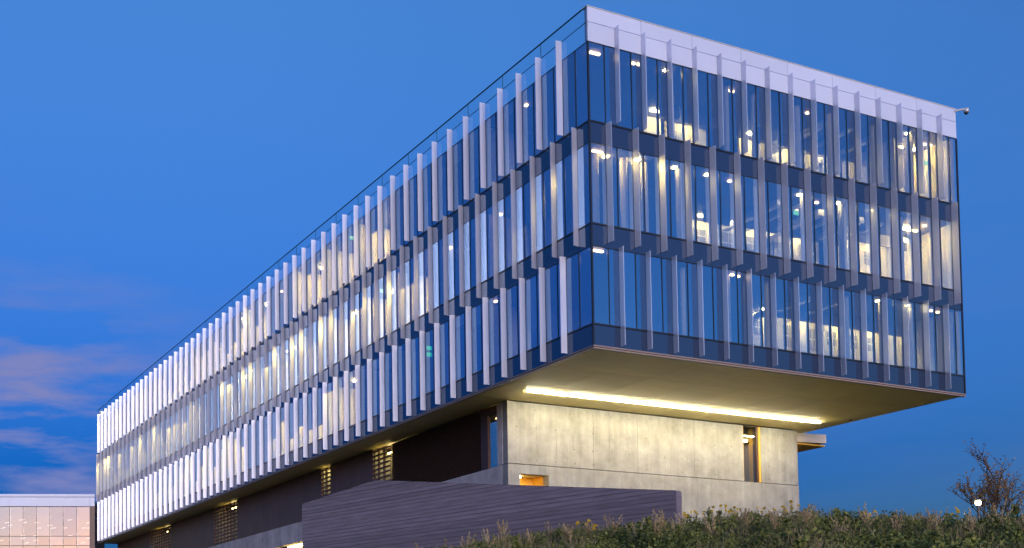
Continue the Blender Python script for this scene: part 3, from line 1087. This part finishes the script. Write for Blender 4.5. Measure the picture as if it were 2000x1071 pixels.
# low leafy ground cover: clumps of small leaves over the whole slope
cc, nn, uu, sxx, syy = [], [], [], [], []
for _ in range(1700):
    s = random.uniform(21, 37.5)
    t = random.uniform(math.tan(math.radians(-19)) * s, math.tan(math.radians(13)) * s)
    x, y, z = on_hill(s, t)
    big = random.random() ** 2.2
    r = 0.2 + 0.35 * big
    h = (0.10 + 0.26 * big) * (0.75 if s > 33 else 1.0)
    k = int(90 + 190 * big)
    d = unit(rng.normal(size=(k, 3)))
    d[:, 2] = np.abs(d[:, 2])
    rad = rng.uniform(0.35, 1.05, (k, 1))
    lump = 1 + 0.35 * np.sin(5 * d[:, :1] + 3 * d[:, 1:2] * x)
    p = d * rad * lump * np.array([r, r, h]) + np.array([x, y, z])
    if random.random() < 0.25:
        q = int(k * 0.2)
        p[:q] = np.array([x, y, z]) + np.stack([rng.normal(0, 0.04, q), rng.normal(0, 0.04, q), rng.uniform(h * 0.6, h * 1.0 + 0.18, q)], 1)
    cc.append(p)
    nv = unit(d + rng.normal(size=(k, 3)) * 0.5)
    uv = unit(np.cross(nv, rng.normal(size=(k, 3))))
    nn.append(nv)
    uu.append(uv)
    ls = random.uniform(0.55, 1.15)
    sxx.append(rng.uniform(0.05, 0.11, k) * ls)
    syy.append(rng.uniform(0.02, 0.045, k) * ls)
gc = obj('ground_cover', quads_mesh('ground_cover', np.concatenate(cc), np.concatenate(nn), np.concatenate(uu), np.concatenate(sxx), np.concatenate(syy)), 'leaf')
gc['kind'] = 'stuff'
tag(gc, 'dense dark green leafy ground cover over the hillside', 'ground cover')


def blades(name, base, heights, lean, width):
    """thin bent blades, 2 segments each"""
    k = len(base)
    az = rng.uniform(0, 2 * math.pi, k)
    d = np.stack([np.cos(az), np.sin(az), np.zeros(k)], 1)
    sd = np.stack([-np.sin(az), np.cos(az), np.zeros(k)], 1)
    tw = rng.uniform(0, math.pi, k)
    sd = sd * np.cos(tw)[:, None] + d * np.sin(tw)[:, None]
    h = heights[:, None]
    ln = lean[:, None]
    up = np.array([0, 0, 1.0])
    m = base + d * ln * h * 0.35 + up * h * 0.6
    tip = base + d * ln * h + up * h * (1 - 0.25 * ln)
    wv = sd * width[:, None]
    v = np.stack([base - wv, base + wv, m + wv * 0.7, m - wv * 0.7, tip], 1).reshape(-1, 3)
    i0 = np.arange(k) * 5
    f = [(a, a + 1, a + 2, a + 3) for a in i0] + [(a + 3, a + 2, a + 4) for a in i0]
    return v, f


n = 26000
s_ = rng.uniform(21, 38, n)
t_ = s_ * np.tan(np.radians(rng.uniform(-19, 13, n)))
base = np.array([on_hill(a, b) for a, b in zip(s_, t_)])
patch = np.sin(base[:, 0] * 1.1 + 2) * np.sin(base[:, 1] * 0.9) + 0.5 * np.sin(base[:, 0] * 0.5 - base[:, 1] * 0.7)
az_ = np.degrees(np.arctan2(t_, s_))
keep = (patch > np.where(az_ < -8, -0.6, 0.15)) & (s_ < 34.5)
base = base[keep]
k = len(base)
v, f = blades('g', base, rng.uniform(0.18, 0.5, k), rng.uniform(0.1, 0.8, k), rng.uniform(0.006, 0.014, k))
gr = obj('tall_grass', to_mesh('tall_grass', v.tolist(), f), 'blade')
gr['kind'] = 'stuff'
tag(gr, 'straw coloured tall grass growing through the green ground cover', 'grass')

# pinkish plumed grass clumps, each one a plant of its own
PL = [(-16.6, 32.0), (-15.4, 32.4), (-14.3, 31.6), (-13.2, 30.8), (-12.5, 32.2), (-11.2, 30.2), (-10.1, 31.4), (-9.2, 29.0), (-8.3, 30.4), (-7.2, 31.2), (-6.1, 29.4), (-5.2, 28.6), (-4.9, 30.6), (-4.1, 29.0), (-2.6, 28.4), (-1.2, 29.6), (0.2, 28.6), (1.4, 29.6), (2.9, 28.4), (3.9, 29.6), (5.1, 28.6), (6.6, 29.4), (7.9, 28.4), (8.9, 29.4), (9.9, 28.6)]
WHERE = ['at the low left end of the slope', 'left of the slope, by the wall face', 'in front of the retaining wall', 'under the right end of the retaining wall', 'below the lit concrete corner', 'in the middle of the hillside', 'right of the middle on the hillside', 'towards the right edge of the hillside']
SIZE = ['short', 'tall', 'slender', 'bushy', 'leaning', 'pale']
for i, (az, s) in enumerate(PL):
    t = s * math.tan(math.radians(az))
    x, y, z = on_hill(s, t)
    rank = sorted(p[0] for p in PL).index(az) + 1
    ordn = ['leftmost', 'second', 'third', 'fourth', 'fifth', 'sixth', 'seventh', 'eighth', 'ninth', 'tenth', 'eleventh', 'twelfth', 'thirteenth', 'fourteenth', 'fifteenth', 'sixteenth', 'seventeenth', 'eighteenth', 'nineteenth', 'twentieth', 'twenty-first', 'twenty-second', 'twenty-third', 'twenty-fourth', 'rightmost'][rank - 1]
    lab = 'pinkish plumed grass clump on the hillside, ' + (ordn if ordn in ('leftmost', 'rightmost') else ordn + ' from the left')
    pg = thing('plume_grass', lab, 'grass', (x, y, z), 'plumed grass clumps on the hillside')
    k = 40
    b0 = rng.normal(size=(k, 3)) * np.array([0.10, 0.10, 0])
    v, f = blades('b', b0, rng.uniform(0.3, 0.6, k), rng.uniform(0.2, 0.8, k), rng.uniform(0.005, 0.010, k))
    obj('blades', to_mesh('blades', v.tolist(), f), 'blade', pg, (x, y, z))
    k = random.randint(6, 11)
    cs, ns, us, a1, a2 = [], [], [], [], []
    for q in range(k):
        an = random.uniform(0, 6.283)
        ln = random.uniform(0.05, 0.30)
        hh = random.uniform(0.45, 0.78)
        for w in range(46):
            fr = w / 46
            cz = hh * (0.5 + 0.5 * fr)
            rr = 0.035 * math.sin(math.pi * min(1, fr * 0.9 + 0.08))
            cs.append((math.cos(an) * ln * (0.3 + fr * 0.7) + random.gauss(0, rr * 0.5), math.sin(an) * ln * (0.3 + fr * 0.7) + random.gauss(0, rr * 0.5), cz))
            us.append((random.gauss(0, 0.4), random.gauss(0, 0.4), 1.0))
            ns.append((random.gauss(0, 1), random.gauss(0, 1), 0.05))
            a1.append(random.uniform(0.03, 0.06))
            a2.append(random.uniform(0.006, 0.012))
    un = unit(np.array(us))
    nv = np.array(ns)
    nv = unit(nv - un * np.sum(nv * un, 1, keepdims=True))
    obj('plumes', quads_mesh('plumes', np.array(cs), nv, un, np.array(a1), np.array(a2)), 'plume', pg, (x, y, z))

# yellow flowers along the crest below the lit wall
FL = [(-3.9, 34.6), (-3.5, 35.1), (-2.7, 34.8), (-2.0, 35.2), (-1.5, 34.7), (-1.0, 35.3), (-0.5, 34.9), (0.0, 35.1), (0.3, 34.7), (0.6, 35.2), (0.9, 34.8), (-8.1, 31.2), (-8.6, 31.9), (7.4, 35.3), (4.2, 32.6)]
ORD2 = ['leftmost', 'second', 'third', 'fourth', 'fifth', 'sixth', 'seventh', 'eighth', 'ninth', 'tenth', 'eleventh', 'twelfth', 'thirteenth', 'fourteenth', 'rightmost']
for i, (az, s) in enumerate(FL):
    t = s * math.tan(math.radians(az))
    x, y, z = on_hill(s, t)
    rank = sorted(p[0] for p in FL).index(az)
    lab = 'yellow flowering plant on the hill, ' + (ORD2[rank] if rank in (0, 14) else ORD2[rank] + ' from the left')
    fw = thing('yellow_flower', lab, 'flower', (x, y, z), 'yellow flowers on the hill')
    sv, sf, cs, ns, us, a1, a2 = [], [], [], [], [], [], []
    for q in range(random.randint(5, 8)):
        an = random.uniform(0, 6.283)
        ln = random.uniform(0.03, 0.28)
        hh = random.uniform(0.34, 0.6)
        tp = (math.cos(an) * ln, math.sin(an) * ln, hh)
        vv, ff = cyl_mesh('s', [(tp[0] * 0.2, tp[1] * 0.2, 0), tp], [0.006, 0.004], 4)
        o_ = len(sv)
        sv += vv
        sf += [tuple(a + o_ for a in q_) for q_ in ff]
        tilt = Vector((random.gauss(0, 0.5) - 0.4, random.gauss(0, 0.5) - 0.4, 0.6)).normalized()
        s1 = tilt.orthogonal().normalized()
        s2 = tilt.cross(s1)
        cs, ns, us, a1, a2 = [], [], [], [], []
        for w in range(9):
            b = 2 * math.pi * w / 9
            dv = s1 * math.cos(b) + s2 * math.sin(b)
            cs.append(tp)
            us.append(tuple(dv))
            ns.append(tuple(tilt))
            a1.append(0.055)
            a2.append(0.018)
        obj('flower_head', quads_mesh('flower_head', np.array(cs), np.array(ns), np.array(us), np.array(a1), np.array(a2)), 'petal', fw, (x, y, z))
    obj('stems', to_mesh('stems', sv, sf), 'leaf', fw, (x, y, z))

# ------------------------------------------------------------------ tree and lamp beyond the crest
taz, td = math.radians(56.75), 74.0
tx, ty = CAM.x + td * math.sin(taz), CAM.y + td * math.cos(taz)
tz = gz(tx, ty)
tree = thing('autumn_tree', 'small sparse tree with reddish brown leaves beyond the hill crest at the right edge', 'tree', (tx, ty, tz))
bv, bf, lc = [], [], []


def branch(p, d, ln, r, depth):
    pts, rad = [p], [r]
    cur, dd = Vector(p), Vector(d)
    for i in range(4):
        dd = (dd + Vector((random.gauss(0, 0.10), random.gauss(0, 0.10), 0.05))).normalized()
        cur = cur + dd * ln / 4
        pts.append(tuple(cur))
        rad.append(r * (1 - 0.2 * (i + 1)))
        if depth > 0 and i >= 1:
            for q in range(2):
                sdv = (dd + Vector((random.gauss(0, 0.55), random.gauss(0, 0.55), random.uniform(-0.05, 0.4)))).normalized()
                branch(tuple(cur), sdv, ln * random.uniform(0.45, 0.62), r * 0.5, depth - 1)
        if depth == 0:
            for q in range(2):
                if random.random() < 0.85:
                    lc.append(tuple(cur + Vector((random.gauss(0, 0.06), random.gauss(0, 0.06), random.gauss(0, 0.06)))))
    vv, ff = cyl_mesh('b', pts, rad, 5, False)
    o_ = len(bv)
    bv.extend(vv)
    bf.extend(tuple(a + o_ for a in q_) for q_ in ff)


HT = (CAM.z + td * 0.147) - tz
tv, tf = cyl_mesh('t', [(0, 0, -0.3), (0.03, 0, 0.6), (0.0, 0.04, HT * 0.26)], [0.15, 0.12, 0.10], 8)
obj('trunk', to_mesh('trunk', tv, tf), 'bark', tree, (tx, ty, tz))
for i in range(8):
    a = 2 * math.pi * i / 8 + random.uniform(-0.3, 0.3)
    sp = random.uniform(0.3, 0.62)
    branch((0, 0, HT * 0.2), Vector((math.cos(a) * sp, math.sin(a) * sp, 1)).normalized(), HT * 0.44, 0.05, 2)
branch((0, 0, HT * 0.24), Vector((0, 0, 1)), HT * 0.60, 0.08, 2)
obj('branches', to_mesh('branches', bv, bf), 'bark', tree, (tx, ty, tz))
lc = np.array(lc)
k = len(lc)
nv = unit(rng.normal(size=(k, 3)))
uv = unit(np.cross(nv, rng.normal(size=(k, 3))))
obj('crown', quads_mesh('crown', lc, nv, uv, rng.uniform(0.07, 0.13, k), rng.uniform(0.03, 0.05, k)), 'autumn', tree, (tx, ty, tz))

laz, ld = math.radians(56.2), 60.0
lx, ly = CAM.x + ld * math.sin(laz), CAM.y + ld * math.cos(laz)
lz = gz(lx, ly)
lh = CAM.z + ld * 0.1178
sl = thing('street_lamp', 'lit yellowish street lamp just above the hill crest beside the autumn tree', 'street lamp', (lx, ly, lz))
v, f = cyl_mesh('pole', [(0, 0, 0), (0, 0, lh - lz + 0.12)], [0.06, 0.045], 10)
obj('pole', to_mesh('pole', v, f), 'dark', sl, (lx, ly, lz))
v, f = cyl_mesh('head', [(0, 0, 0.20), (0, 0, 0.16), (0, 0, 0.10)], [0.04, 0.17, 0.18], 14)
obj('lamp_head', to_mesh('lamp_head', v, f), 'dark', sl, (lx, ly, lh))
v, f = cyl_mesh('bulb', [(0, 0, 0.1), (0, 0, 0.05), (0, 0, -0.05), (0, 0, -0.1)], [0.07, 0.12, 0.11, 0.06], 14)
obj('bulb', to_mesh('bulb', v, f, True), 'L_street', sl, (lx, ly, lh - 0.01))
